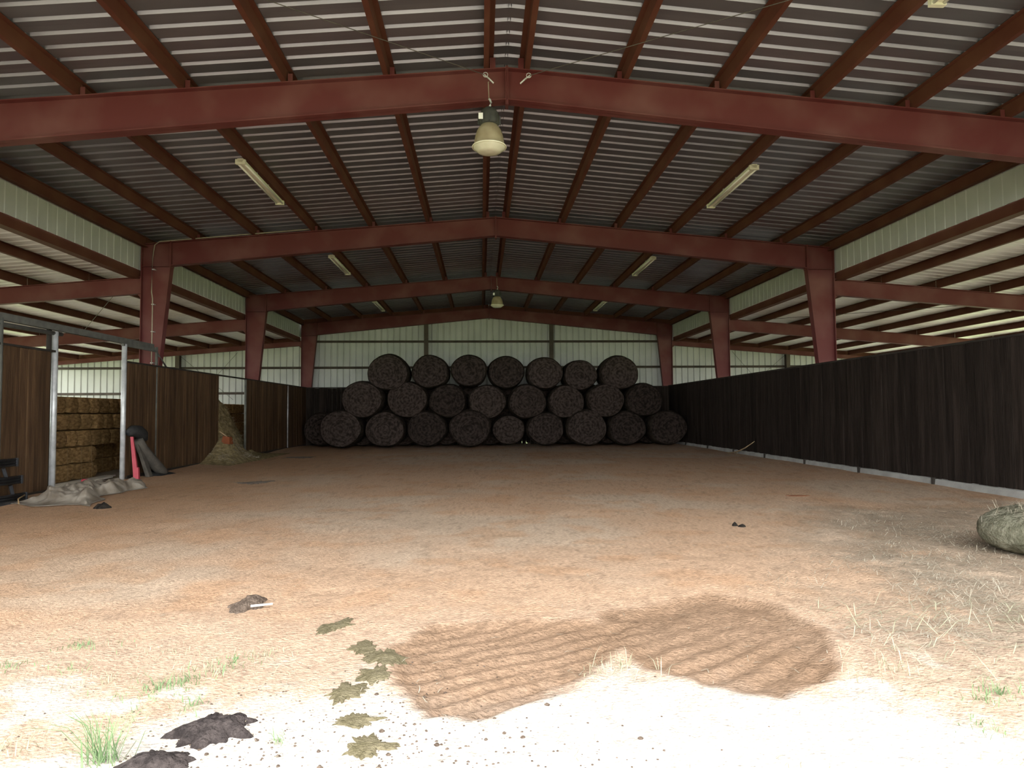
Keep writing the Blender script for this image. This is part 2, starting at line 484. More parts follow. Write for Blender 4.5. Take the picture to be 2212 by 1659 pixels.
# ------------------------------------------------------------------ steel frames
def ibeam(b, pa, pb, da, db, yc, fw=.1, tf=.016, tw=.012):
    """I-section between top points pa, pb (x,z); depths da, db downwards"""
    (xa, za), (xb, zb) = pa, pb
    y0, y1 = yc - tw / 2, yc + tw / 2
    b.hexa([(xa, y0, za - da), (xb, y0, zb - db), (xb, y1, zb - db), (xa, y1, za - da),
            (xa, y0, za), (xb, y0, zb), (xb, y1, zb), (xa, y1, za)])
    for oa, ob in ((0, 0), (da - tf, db - tf)):
        b.hexa([(xa, yc - fw, za - oa - tf), (xb, yc - fw, zb - ob - tf), (xb, yc + fw, zb - ob - tf), (xa, yc + fw, za - oa - tf),
                (xa, yc - fw, za - oa), (xb, yc - fw, zb - ob), (xb, yc + fw, zb - ob), (xa, yc + fw, za - oa)])
ORD = ['steel frame over the entrance, nearest of five', 'second red steel frame, spanning the top of the picture with a lamp at its peak',
       'third red steel frame, first whose tapered columns are seen whole', 'fourth red steel frame, with a small bell lamp before its peak',
       'last red steel frame, standing against the cream end wall']
def make_frames():
    for i, y in enumerate(FY):
        e = empty('steel_frame', (0, y, 0))
        tag(e, ORD[i], 'steel frame', 'red steel frames across the barn')
        last = (i == 4)
        for s in (-1, 1):
            b = MB(); ibeam(b, (s * 8.36, ztop(8.36)), (s * .012, ztop(0)), .62, .49, 0)
            rf = b.build('rafter', 'red', e)
            b = MB(); b.box(s * .003 if s > 0 else -.02, .02 if s > 0 else -.003, -.085, .085, ztop(0) - .56, ztop(0) + .03)
            b.build('splice_plate', 'red', rf)
            # tapered column
            b = MB(); z1 = ztop(HW); zk = 5.30
            xi = lambda z: 8.36 + (zk - min(z, zk)) * .098
            for (z0_, z1_) in ((0, zk), (zk, z1)):
                xa, xb = xi(z0_), xi(z1_)
                t = ztop(8.36) if z1_ == z1 else z1_
                p = [(s * xa, -.006, z0_), (s * HW, -.006, z0_), (s * HW, .006, z0_), (s * xa, .006, z0_),
                     (s * xb, -.006, t), (s * HW, -.006, z1_), (s * HW, .006, z1_), (s * xb, .006, t)]
                b.hexa(p)
            o0, o1 = sorted((s * (HW - .016), s * HW)); b.box(o0, o1, -.1, .1, 0, z1)
            for (z0_, z1_) in ((0, zk),):
                xa, xb = xi(0), xi(zk)
                b.hexa([(s * xa, -.1, 0), (s * (xa + .016), -.1, 0), (s * (xa + .016), .1, 0), (s * xa, .1, 0),
                        (s * xb, -.1, zk), (s * (xb + .016), -.1, zk), (s * (xb + .016), .1, zk), (s * xb, .1, zk)])
            co = b.build('column', 'red', e)
            b = MB(); x0, x1 = sorted((s * 8.37, s * (HW - .016))); b.box(x0, x1, -.095, .095, zk - .012, zk); b.build('stiffener', 'red', co)
            b = MB(); x0, x1 = sorted((s * 8.35, s * 8.385)); b.box(x0, x1, -.1, .1, zk - .02, ztop(8.36) + .01); b.build('end_plate', 'red', co)
            b = MB()
            b.hexa([(s * 8.37, -.1, ztop(8.37) - .016), (s * HW, -.1, z1 - .016), (s * HW, .1, z1 - .016), (s * 8.37, .1, ztop(8.37) - .016),
                    (s * 8.37, -.1, ztop(8.37)), (s * HW, -.1, z1), (s * HW, .1, z1), (s * 8.37, .1, ztop(8.37))])
            b.build('cap_plate', 'red', co)
            b = MB(); x0, x1 = sorted((s * 8.75, s * 9.2)); b.box(x0, x1, -.16, .16, -.05, .02); b.build('base_plate', 'red', co)
            # wing rafter and outer post
            dp = .24 if last else .44
            b = MB(); ibeam(b, (s * HW, wtop(HW)), (s * (WX - .05), wtop(WX)), dp, dp - .06, 0, fw=.08)
            wr = b.build('wing_rafter', 'red', e)
            b = MB()
            zb = wtop(HW) - dp
            b.add([(s * HW, -.006, zb), (s * (HW + .14), -.006, zb), (s * HW, -.006, zb - .13), (s * HW, .006, zb), (s * (HW + .14), .006, zb), (s * HW, .006, zb - .13)],
                  [(0, 1, 2), (3, 5, 4), (0, 3, 4, 1), (1, 4, 5, 2), (2, 5, 3, 0)])
            b.build('gusset', 'red', wr)
            b = MB(); x0, x1 = sorted((s * (WX - .2), s * WX))
            b.box(x0, x1, -.006, .006, 0, wtop(WX) - .3)
            b.box(x0, x0 + .012, -.08, .08, 0, wtop(WX) - .3); b.box(x1 - .012, x1, -.08, .08, 0, wtop(WX) - .3)
            b.build('wing_post', 'red', e)
            # purlin clips standing on the rafter
            for x in (1.76, 3.25, 4.73, 6.22, 7.73):
                b = MB(); x0, x1 = sorted((s * (x - .09), s * (x - .02))); b.box(x0, x1, -.07, -.062, ztop(x) - .01, ztop(x) + .13)
                b.build('purlin_clip', 'red', rf)
            b = MB(); x0, x1 = sorted((s * .17, s * .255)); b.box(x0, x1, -.095, -.085, ztop(.2) - .01, ztop(.2) + .16)
            b.build('purlin_clip', 'red', rf)
make_frames()

# ------------------------------------------------------------------ end wall and upper walls
def wall_panel(name, x0, x1, z0, ztopf, m):
    """vertical ribbed sheet in the XZ plane, ribs bulging to +Y"""
    pr = rib_profile(x1 - x0)
    vs = [(x0 + a, h, z0) for a, h in pr] + [(x0 + a, h, ztopf(x0 + a)) for a, h in pr]
    n = len(pr)
    b = MB(); b.add(vs, [(i, i + 1, n + i + 1, n + i) for i in range(n - 1)])
    return b.mesh(name, m)
def make_end_wall():
    e = struct(empty('wall_back', (0, 32.97, 0)), 'cream ribbed end wall behind the round bales')
    def zt(x):
        ax = abs(x)
        return ztop(ax) + PD if ax < 9.12 else wtop(ax) + PD
    xs = [-21.6]
    while xs[-1] < 21.5:
        xs.append(xs[-1] + PW)
    for a, b_ in zip(xs[:-1], xs[1:]):
        if a < 1.86 < b_:                               # patched from three strips, the middle one stops short of the ground
            w3 = PW / 3
            for q in range(3):
                z0 = .07 if a + q * w3 < 1.86 < a + (q + 1) * w3 else -.05
                obj('wall_panel', wall_panel('wall_panel', a + q * w3, a + (q + 1) * w3, z0, zt, 'cream'), e)
        else:
            obj('wall_panel', wall_panel('wall_panel', a, b_, -.05, zt, 'cream'), e)
    cols = [-15.0, -3.09, 3.09, 15.0]
    for x in cols:
        b = MB(); zt_ = (ztop(x) - .45) if abs(x) < 9 else wtop(x) - .2
        b.box(x - .10, x + .10, -.28, -.27, 0, zt_); b.box(x - .005, x + .005, -.27, -.08, 0, zt_); b.box(x - .10, x + .10, -.08, -.07, 0, zt_)
        b.build('wind_column', 'girt', e)
    stops = [-21.3, -15.0, -9.1, -3.09, 3.09, 9.1, 15.0, 21.3]
    for z in (1.27, 2.51, 3.74, 5.02):
        for a, b_ in zip(stops[:-1], stops[1:]):
            if z > 4.5 and (a < -9.1 or b_ > 9.1):
                continue
            b = MB(); b.box(a + .01, b_ - .01, -.07, -.002, z - .01, z); b.box(a + .01, b_ - .01, -.07, -.064, z - .06, z)
            b.box(a + .01, b_ - .01, -.012, -.004, z - .01, z + .06)
            b.build('girt', 'girt', e)
    # added dark strips hiding the bright gap between end rafters and roof sheets
    for s in (-1, 1):
        for f, xa, xb in ((ztop, .01, 9.05), (wtop, 9.2, 21.2)):
            b = MB(); y0, y1 = -.20, -.185
            b.hexa([(s * xa, y0, f(xa) - .02), (s * xb, y0, f(xb) - .02), (s * xb, y1, f(xb) - .02), (s * xa, y1, f(xa) - .02),
                    (s * xa, y0, f(xa) + PD + .002), (s * xb, y0, f(xb) + PD + .002), (s * xb, y1, f(xb) + PD + .002), (s * xa, y1, f(xa) + PD + .002)])
            b.build('gap_cover', 'red_dull', e)
    # crossed brace cables in the wing bays
    for s in (-1, 1):
        for (xa, za), (xb, zb) in (((s * 12.2, 4.5), (s * 14.2, 2.2)), ((s * 14.9, 4.3), (s * 12.4, 2.2))):
            b = MB(); b.tube([(xa, -.12, za), (xb, -.12, zb)], .008, 5)
            b.build('brace_cable', 'wire', e)
make_end_wall()
def make_upper_walls():
    for s, side in ((-1, 'left'), (1, 'right')):
        e = struct(empty('wall_upper_' + side, (s * 9.15, 0, 0)), 'narrow pale ribbed strip between the main roof and the %s side roof' % side)
        pr = rib_profile(PW, h=.014, wb=.06, wt=.03)
        b = MB(); n = len(pr)
        b.add([(s * h, a, 5.21) for a, h in pr] + [(s * h, a, 6.07) for a, h in pr], [(i, i + 1, n + i + 1, n + i) for i in range(n - 1)])
        me = b.mesh('wall_panel', 'cream')
        for i in range(int(round((Y1 + .2 - Y0) / PW))):
            obj('wall_panel', me, e, (0, Y0 + i * PW, 0))
make_upper_walls()

# ------------------------------------------------------------------ board walls with doorways
WH = 2.70
def board_mesh(w, z0, z1, m='wood'):
    b = MB()
    c = .006
    b.hexa([(-.02, 0, z0), (.02, c, z0), (.02, w - c, z0), (-.02, w, z0), (-.02, 0, z1), (.02, c, z1), (.02, w - c, z1), (-.02, w, z1)])
    return b.mesh('board', m)
BW = .203
def boards(e, s, ya, yb, z0, z1, zdrop=None):
    n = max(1, int(round((yb - ya) / BW)))
    w = (yb - ya) / n
    me = board_mesh(w - .004, z0, z1, 'wood' if s < 0 else 'near_black')
    for i in range(n):
        o = obj('board', me, e, (R.uniform(-.006, .006), ya + i * w + (w if s > 0 else 0) - (.002 if s > 0 else -.002), R.uniform(-.012, .004)))
        if s > 0:
            o.rotation_euler[2] = math.pi        # bevelled face looks inwards
def make_side_walls():
    L = struct(empty('wall_left', (-WALLX, 0, 0)), 'dark vertical board wall on the left with a doorway and an opening')
    for ya, yb in ((3.0, 11.66), (11.78, 13.05), (15.77, 17.18), (17.27, 21.18), (23.68, 28.6), (28.72, 31.6)):
        boards(L, -1, ya, yb, .06, WH)
    for ya, yb in ((3.0, 13.2), (15.8, 31.6)):
        b = MB(); b.box(-.05, .035, ya, yb, WH - .005, WH + .035); b.build('top_rail', 'cap', L)
    for ya, yb in ((3.0, 13.2), (15.85, 21.2), (23.7, 31.6)):
        b = MB(); b.box(-.03, .03, ya, yb, -.05, .09); b.build('base_timber', 'cap', L)
    for y, z1, r, m in ((11.72, 3.16, .05, 'dullpipe'), (13.20, 3.10, .055, 'galv'), (15.70, 3.12, .055, 'galv'), (17.22, 3.2, .032, 'dullpipe'), (28.66, WH, .045, 'galv'), (23.62, WH, .04, 'dullpipe')):
        b = MB(); b.tube([(-.005, y, -.06), (-.005, y, z1)], r, 12)
        b.build('post', m, L, True)
    b = MB(); b.tube([(-.05, 13.09, 0), (-.05, 13.09, 3.2)], .045, 10); b.build('post', 'cap', L, True)
    b = MB(); b.box(-.04, .04, 6.0, 17.0, 3.17, 3.25); b.box(-.04, -.03, 6.0, 17.0, 3.12, 3.17); b.box(.03, .04, 6.0, 17.0, 3.12, 3.17)
    b.build('door_track', 'dullpipe', L)
    b = MB(); b.tube([(-.01, 9.0, 3.02), (-.01, 13.4, 3.07)], .04, 10); b.build('door_rail', 'dullpipe', L, True)
    b = MB(); b.tube([(.0, 16.98, 3.22), (.0, 17.75, 2.72)], .022, 8); b.build('track_brace', 'dullpipe', L, True)
    b = MB(); b.box(-.03, .03, 15.6, 17.2, 3.07, 3.12); b.build('track_hanger', 'dullpipe', L)
    Rw = struct(empty('wall_right', (WALLX, 0, 0)), 'long unbroken dark board wall on the right')
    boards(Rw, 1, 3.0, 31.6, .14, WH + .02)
    b = MB(); b.box(-.035, .05, 3.0, 31.6, WH + .015, WH + .055); b.build('top_rail', 'cap', Rw)
    Bk = struct(empty('wall_rear', (0, 31.64, 0)), 'low dark board wall behind the round bales, across the end')
    n = 85; w = 17.2 / n
    full = board_mesh(w - .004, -.05, WH, 'near_black'); short = board_mesh(w - .004, .055, WH, 'near_black')
    for i in range(n):
        xa = -8.6 + i * w
        o = obj('board', short if xa < 1.775 < xa + w else full, Bk, (xa + w - .002, R.uniform(-.006, .006), R.uniform(-.012, .004)))
        o.rotation_euler[2] = math.pi / 2
    b = MB(); b.box(-8.6, 8.6, -.035, .05, WH - .005, WH + .035); b.build('top_rail', 'cap', Bk)
    bb = struct(empty('baseboard_right', (WALLX, 0, 0)), 'row of pale curb blocks under the right board wall')
    cuts = [4.0, 7.0, 10.2, 12.85, 15.45, 18.1, 20.7, 23.3, 26.0, 28.8, 31.5]
    for a, b_ in zip(cuts[:-1], cuts[1:]):
        b = MB(); b.hexa([(-.10, a + .05, -.08), (.06, a + .05, -.08), (.06, b_ - .05, -.08), (-.10, b_ - .05, -.08),
                          (-.075, a + .05, .13), (.06, a + .05, .13), (.06, b_ - .05, .13), (-.075, b_ - .05, .13)])
        b.build('curb_block', 'concrete', bb)
        b = MB(); b.tube([(-.07, b_, -.05), (-.07, b_, .15)], .05, 8); b.build('stub_post', 'cap', bb)
make_side_walls()

# ------------------------------------------------------------------ round bales
def bale_meshes(seed, rx, length=1.5):
    rr = random.Random(seed)
    n, m = 40, 7
    side = MB(); vs = []; fs = []
    ph = rr.uniform(0, 6)
    def rad(t):
        return rx * (1 + .018 * math.sin(3 * t + ph) + .012 * math.sin(5 * t + 2 * ph))
    def pt(t, r, y):
        x, z = r * math.cos(t), r * math.sin(t)
        z *= (.93 if z > 0 else .85)
        return (x, y, z)
    for j in range(m + 1):
        v = j / m
        bulge = 1 - .09 * (abs(2 * v - 1) ** 5)
        for k in range(n):
            t = 2 * math.pi * k / n
            vs.append(pt(t, rad(t) * bulge * (1 + rr.uniform(-.006, .006)), v * length))
    for j in range(m):
        for k in range(n):
            k2 = (k + 1) % n
            fs.append((j * n + k, (j + 1) * n + k, (j + 1) * n + k2, j * n + k2))
    fs.append(tuple(m * n + k for k in range(n)))
    side.add(vs, fs)
    # end face rolled in a spiral: rings stepping in and out
    face = MB(); vs = []; fs = []
    rings = 22
    for j in range(rings):
        q = 1 - j / (rings - 1)
        for k in range(n):
            t = 2 * math.pi * k / n
            spiral = math.sin((q * 9 + t / (2 * math.pi)) * 2 * math.pi)
            y = -.06 * (1 - q ** 3) + .014 * spiral * (q < .98) + rr.uniform(-.007, .007)
            vs.append(pt(t, rad(t) * .905 * max(q, .01), y if j else .004))
    for j in range(rings - 1):
        for k in range(n):
            k2 = (k + 1) % n
            fs.append((j * n + k, j * n + k2, (j + 1) * n + k2, (j + 1) * n + k))
    fs.append(tuple((rings - 1) * n + k for k in range(n)))
    face.add(vs, fs)
    return side.mesh('round_hay_bale', 'hay', True), face.mesh('spiral_end', 'hayface', True)
def place_bale(seed, x, z, rx, y, label, group):
    a, b = bale_meshes(seed, rx)
    o = obj('round_hay_bale', a, None, (x, y, z))
    tag(o, label, 'hay bale', group)
    obj('spiral_end', b, o)
    return o
def ordinal(i, n):
    w = ['first', 'second', 'third', 'fourth', 'fifth', 'sixth', 'seventh', 'eighth', 'ninth']
    return 'leftmost' if i == 0 else 'rightmost' if i == n - 1 else w[i] + ' from the left'
def make_bales():
    G = 'round bales stacked against the end wall'
    T = [(-4.34, 3.16, .90), (-2.57, 3.20, .82), (-.92, 3.24, .79), (.67, 3.17, .81), (2.33, 3.12, .80), (3.87, 3.03, .76), (5.55, 3.11, .86)]
    Mi = [(-5.42, 2.02, .91), (-3.54, 2.01, .90), (-1.82, 1.95, .83), (-.14, 1.90, .85), (1.57, 1.90, .85), (3.24, 1.88, .83), (4.93, 1.93, .84), (6.63, 1.94, .83)]
    B = [(-6.29, .80, .92), (-4.46, .76, .87), (-2.71, .78, .87), (-.87, .79, .91), (.78, .70, .745), (2.35, .74, .82), (4.10, .78, .90), (5.85, .75, .84), (7.64, .75, .85)]
    yj = {4: .5}
    for i, (x, z, r) in enumerate(B):
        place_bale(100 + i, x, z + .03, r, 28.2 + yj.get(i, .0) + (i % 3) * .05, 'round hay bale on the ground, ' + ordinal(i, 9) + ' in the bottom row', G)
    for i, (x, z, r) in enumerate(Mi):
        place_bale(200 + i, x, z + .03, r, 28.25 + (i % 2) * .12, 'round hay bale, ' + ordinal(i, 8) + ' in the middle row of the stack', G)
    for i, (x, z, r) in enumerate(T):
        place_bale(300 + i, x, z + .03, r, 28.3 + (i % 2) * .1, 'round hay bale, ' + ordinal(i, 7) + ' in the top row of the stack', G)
    for i, xr in enumerate((-5.68, -3.84, -1.95, -.06, 3.48, 5.3, 7.2)):
        place_bale(410 + i, xr, .79, .88, 29.87, 'round hay bale hidden behind the front bottom row', G)
    for i, xr in enumerate((-4.74, -2.88, -1.02, .80, 2.58, 4.36, 6.14)):
        place_bale(430 + i, xr, 2.02, .88, 29.87, 'round hay bale hidden behind the middle row', G)
    place_bale(400, -7.45, .78, .85, 29.85, 'round hay bale half hidden behind the left end of the bottom row', G)
make_bales()

# slumped grey-green bale at the right edge
def make_slumped():
    n, m = 80, 40
    rr = random.Random(5)
    b = MB(); vs = []; fs = []
    for j in range(m + 1):
        ph = -math.pi / 2 + math.pi * j / m
        for k in range(n):
            t = 2 * math.pi * k / n
            c = abs(math.cos(ph)) ** .6; s_ = math.copysign(abs(math.sin(ph)) ** .75, math.sin(ph))
            g = 1 + .05 * math.sin(3 * t + 1) + rr.uniform(-.012, .012)
            vs.append((.72 * c * math.cos(t) * g, .60 * c * math.sin(t) * g, .26 + .25 * s_ * (1 + .1 * math.cos(t)) * (.82 + .36 * n1(3 + 2.4 * math.cos(t) * c, 3 + 2.4 * math.sin(t) * c, 3, 4)) + rr.uniform(-.008, .008)))
    for j in range(m):
        for k in range(n):
            k2 = (k + 1) % n
            fs.append((j * n + k, j * n + k2, (j + 1) * n + k2, (j + 1) * n + k))
    b.add(vs, fs)
    o = b.build('slumped_hay_bale', 'haygrey', None, True, (5.52, 6.62, FH(5.3, 6.5) - .04))
    tag(o, 'low grey-green slumped hay bale cut off by the right edge', 'hay bale')
    s = MB()
    for _ in range(1400):
        t = rr.uniform(0, 6.28); u = rr.uniform(.1, 1)
        p = Vector((.74 * math.cos(t) * u, .62 * math.sin(t) * u, .27 + .27 * (1 - u ** 3) ** .5 + .005 if u < 1 else .2))
        d = Vector((rr.uniform(-1, 1), rr.uniform(-1, 1), rr.uniform(-.2, .4))).normalized() * rr.uniform(.06, .14)
        w = Vector((-d.y, d.x, 0)).normalized() * .0022
        s.add([p - w, p + w, p + d + w * .4, p + d - w * .4], [(0, 1, 2, 3)])
    so = s.build('loose_stalks', 'straw', o); so['kind'] = 'stuff'
make_slumped()

# ------------------------------------------------------------------ small square bales
def sq_bale_mesh(seed, lx, ly, lz):
    rr = random.Random(seed)
    b = MB(); vs = []; fs = []
    nx, ny, nz = 3, 5, 3
    def idx(face): pass
    pts = {}
    def vid(i, j, k):
        key = (i, j, k)
        if key not in pts:
            x = (i / nx - .5); y = (j / ny - .5); z = k / nz - .5
            r = 1 - .05 * (abs(2 * x) ** 4 * abs(2 * y) ** 4 + abs(2 * x) ** 4 * abs(2 * z) ** 4 + abs(2 * y) ** 4 * abs(2 * z) ** 4)
            pts[key] = len(vs)
            vs.append((x * lx * r + rr.uniform(-.008, .008), y * ly * r + rr.uniform(-.008, .008), (z * r + .5) * lz + rr.uniform(-.006, .006) * (0 < k < nz)))
        return pts[key]
    for j in range(ny):
        for k in range(nz):
            fs.append((vid(0, j, k), vid(0, j, k + 1), vid(0, j + 1, k + 1), vid(0, j + 1, k)))
            fs.append((vid(nx, j, k), vid(nx, j + 1, k), vid(nx, j + 1, k + 1), vid(nx, j, k + 1)))
    for i in range(nx):
        for k in range(nz):
            fs.append((vid(i, 0, k), vid(i + 1, 0, k), vid(i + 1, 0, k + 1), vid(i, 0, k + 1)))
            fs.append((vid(i, ny, k), vid(i, ny, k + 1), vid(i + 1, ny, k + 1), vid(i + 1, ny, k)))
        for j in range(ny):
            fs.append((vid(i, j, 0), vid(i, j + 1, 0), vid(i + 1, j + 1, 0), vid(i + 1, j, 0)))
            fs.append((vid(i, j, nz), vid(i + 1, j, nz), vid(i + 1, j + 1, nz), vid(i, j + 1, nz)))
    b.add(vs, fs)
    me = b.mesh('straw_bale', 'straw_bale')
    # twine loop round the middle thirds
    tws = []
    w = .005
    for q in (-.22, .22):
        tw = MB(); hy = ly / 2 + .003; hx = lx / 2 + .003
        if ly > lx:
            y = q * ly
            P = [(-hx, y, .0), (-hx, y, lz + .003), (hx, y, lz + .003), (hx, y, 0)]
        else:
            x = q * lx
            P = [(x, -hy, .0), (x, -hy, lz + .003), (x, hy, lz + .003), (x, hy, 0)]
        tw.tube(P, w, 5)
        tws.append(tw.mesh('twine', 'twine'))
    return me, tws
def make_square():
    LX, LZ, LW = .94, .388, .455
    along = [sq_bale_mesh(s, LW, LX - .015, LZ - .006) for s in (1, 2, 3)]
    cross = [sq_bale_mesh(s, LX - .02, LW - .012, LZ - .006) for s in (4, 5, 6)]
    G = 'small straw bales behind the doorway'
    rows = ['bottom', 'second', 'third', 'fourth', 'top']
    def put(src, x, y, z, label, group):
        me, tw = R.choice(src)
        o = obj('straw_bale', me, None, (x + R.uniform(-.02, .02), y, z), R.uniform(-.025, .025))
        tag(o, label, 'straw bale', group)
        for t_ in tw: obj('twine', t_, o)
    W9 = ['nearest', 'second', 'third', 'fourth', 'fifth', 'sixth', 'seventh', 'eighth', 'ninth', 'tenth', 'eleventh', 'farthest']
    for k in range(2):
        for i in range(3):
            put(along, -10.03, 14.5 + i * .95, k * LZ - .02, 'straw bale laid lengthwise behind the left doorway, %s row, %s' % (rows[k], ['nearest', 'middle', 'farthest'][i]), G)
        for i in range(4):
            put(along, -10.60, 17.35 + i * .95, k * LZ - .02, 'straw bale set back in the dark hollow of the doorway stack, %s row, %s' % (rows[k], ['nearest', 'second', 'third', 'farthest'][i]), G)
        for i in range(3):
            put(along, -10.50, 14.5 + i * .95, k * LZ - .02, 'straw bale hidden at the back of the doorway stack', G)
    for k in (2, 3, 4):
        for i in range(11):
            put(cross, -10.27 - .02 * (k - 2), 14.1 + i * .457 + (k % 2) * .12, k * LZ - .02, 'straw bale set crosswise behind the left doorway, %s row, %s' % (rows[k], W9[i] if i < 10 else 'farthest'), G)
    G2 = 'straw bales behind the far opening'
    for k in range(5):
        for i in range(3):
            put(along, -11.0 - .05 * (k % 2), 27.9 + i * .95, k * LZ - .02, 'straw bale in the dim stack beyond the far opening, %s row, %s' % (rows[k], ['nearest', 'middle', 'farthest'][i]), G2)
make_square()

# ------------------------------------------------------------------ lamps
def make_bell(x, y, z, label, hang):
    e = empty('bell_lamp', (x, y, z))
    tag(e, label, 'lamp', 'bell lamps hung under the ridge')
    b = MB(); b.lathe([(.10, .40), (.125, .395), (.13, .375), (.15, .36), (.178, .31), (.202, .24), (.218, .16), (.226, .10), (.23, .095), (.245, .085), (.248, .075), (.245, .068), (.225, .075), (.212, .14), (.192, .24), (.15, .33), (.10, .38)], n=32)
    b.build('shade', 'lampglass', e, True)
    b = MB(); b.lathe([(.24, .078), (.225, .045), (.17, .008), (.165, 0), (.10, -.012), (.0005, -.018)], n=32)
    b.build('lens', 'lens', e, True)
    b = MB(); b.lathe([(.252, .082), (.256, .074), (.250, .064), (.24, .066), (.24, .082), (.252, .082)], n=32)
    b.build('clamp_ring', 'enamel', e, True)
    b = MB(); b.lathe([(.0005, .66), (.06, .66), (.11, .62), (.145, .56), (.15, .50), (.148, .42), (.12, .395), (.0005, .395)], n=16)
    bl = b.build('ballast', 'ballast', e, True)
    for k in range(8):
        t = k * math.pi / 4
        f = MB(); c, s = math.cos(t), math.sin(t)
        f.hexa([(.14 * c - .006 * s, .14 * s + .006 * c, .41), (.17 * c - .006 * s, .17 * s + .006 * c, .41), (.17 * c + .006 * s, .17 * s - .006 * c, .41), (.14 * c + .006 * s, .14 * s - .006 * c, .41),
                (.14 * c - .006 * s, .14 * s + .006 * c, .54), (.165 * c - .006 * s, .165 * s + .006 * c, .54), (.165 * c + .006 * s, .165 * s - .006 * c, .54), (.14 * c + .006 * s, .14 * s - .006 * c, .54)])
        f.build('fin', 'ballast', bl)
    b = MB(); b.box(-.155, -.09, -.152, -.142, .43, .52); b.build('sticker', 'white', bl)
    b = MB(); b.tube([(0, 0, .65), (.02, -.005, .70), (.03, 0, .74), (.015, 0, .78), (0, 0, .80)], .016, 8); b.build('hook', 'galv', e, True)
    b = MB(); b.tube([(0, 0, .79), (-.01, 0, hang - .05), (.0, .1, hang)], .007, 6); b.build('cord', 'conduit', e)
make_bell(-.27, 9.62, 5.30, 'large bell lamp with a cream shade hanging in front of the second frame', 1.10)
make_bell(.21, 24.85, 5.44, 'small distant bell lamp hanging in front of the fourth frame', 1.15)

def make_tube_lights():
    def build():
        e = empty('strip_light')
        b = MB(); b.hexa([(-.04, 0, .0), (.04, 0, .0), (.04, 2.44, .0), (-.04, 2.44, .0), (-.055, 0, .07), (.055, 0, .07), (.055, 2.44, .07), (-.055, 2.44, .07)])
        b.build('channel', 'enamel', e)
        for s in (-1, 1):
            b = MB(); b.tube([(s * .062, .05, -.005), (s * .062, 2.39, -.005)], .019, 10); b.build('tube', 'tube', e, True)
        for y in (.0, 2.38):
            b = MB(); b.box(-.09, .09, y, y + .06, -.03, .055); b.build('end_holder', 'enamel', e)
        for yb in (.9, 1.6):
            b = MB(); b.box(-.012, .012, yb, yb + .03, .07, .16); b.build('bracket', 'galv', e)
        return e
    src = build()
    spots = [(-1, 12.25, 'cream strip light below the left purlins between second and third frames'),
             (1, 12.24, 'cream strip light below the right purlins between second and third frames'),
             (-1, 19.7, 'strip light below the left purlins between third and fourth frames'),
             (1, 19.7, 'strip light below the right purlins between third and fourth frames'),
             (-1, 27.6, 'faint far strip light on the left just before the end wall'),
             (1, 27.5, 'faint far strip light on the right just before the end wall'),
             (1, 4.75, 'strip light whose end just shows at the top right edge')]
    for i, (s, y, lab) in enumerate(spots):
        if i == 0:
            o = src
        else:
            o = src.copy(); COL.objects.link(o)
            for c in src.children:
                d = c.copy(); COL.objects.link(d); d.parent = o
        o.location = (s * 4.80, y, ztop(4.73) - .14)
        tag(o, lab, 'light', 'strip lights under the roof')
make_tube_lights()

# cables and conduit
def make_cables():
    for s, side in ((-1, 'left'), (1, 'right')):
        e = empty('brace_rod', (s * .30, 9.66, 6.47))
        tag(e, 'thin roof brace rod hooked to the %s of the second frame\'s peak' % side, 'cable', 'roof brace rods')
        b = MB(); b.tube([(0, 0, 0), (s * 8.5, -6.5, -.55)], .0055, 6); b.build('rod', 'wire', e)
        b = MB(); b.tube([(s * .04, -.03, -.003), (-s * .03, .05, -.02), (-s * .10, .09, -.07)], .013, 6); b.build('hook', 'galv', e)
        ring = [(s * .02 + .035 * math.cos(t), -.02, .035 * math.sin(t)) for t in [2 * math.pi * k / 12 for k in range(13)]]
        b = MB(); b.tube(ring, .006, 5, False); b.build('eye_ring', 'galv', e)
    e = empty('conduit', (-8.78, 17.33, 0))
    tag(e, 'pale thin conduit running up the left column of the third frame', 'conduit')
    b = MB(); b.tube([(0, 0, 2.2), (0, 0, 4.45), (-.03, 0, 4.62), (-.02, 0, 5.5), (.03, 0, 5.84), (.15, 0, 5.93), (4.0, .0, 6.28)], .014, 8); b.build('pipe', 'conduit', e, True)
    for z in (2.8, 3.6, 4.3, 5.2):
        b = MB(); b.box(-.03, .03, -.005, .12, z, z + .02); b.build('strap', 'galv', e)
    for k, (xa, ya, xb, yb, side) in enumerate(((-9.6, 17.6, -15.0, 25.0, 'left'), (9.6, 25.0, 15.0, 17.6, 'right'))):
        b = MB(); b.tube([(xa, ya, wtop(xa) - .05), (xb, yb, wtop(xb) - .05)], .008, 5)
        tag(b.build('brace_cable', 'wire'), 'thin slanting brace cable under the %s side roof' % side, 'cable', 'brace cables under the side roofs')
make_cables()

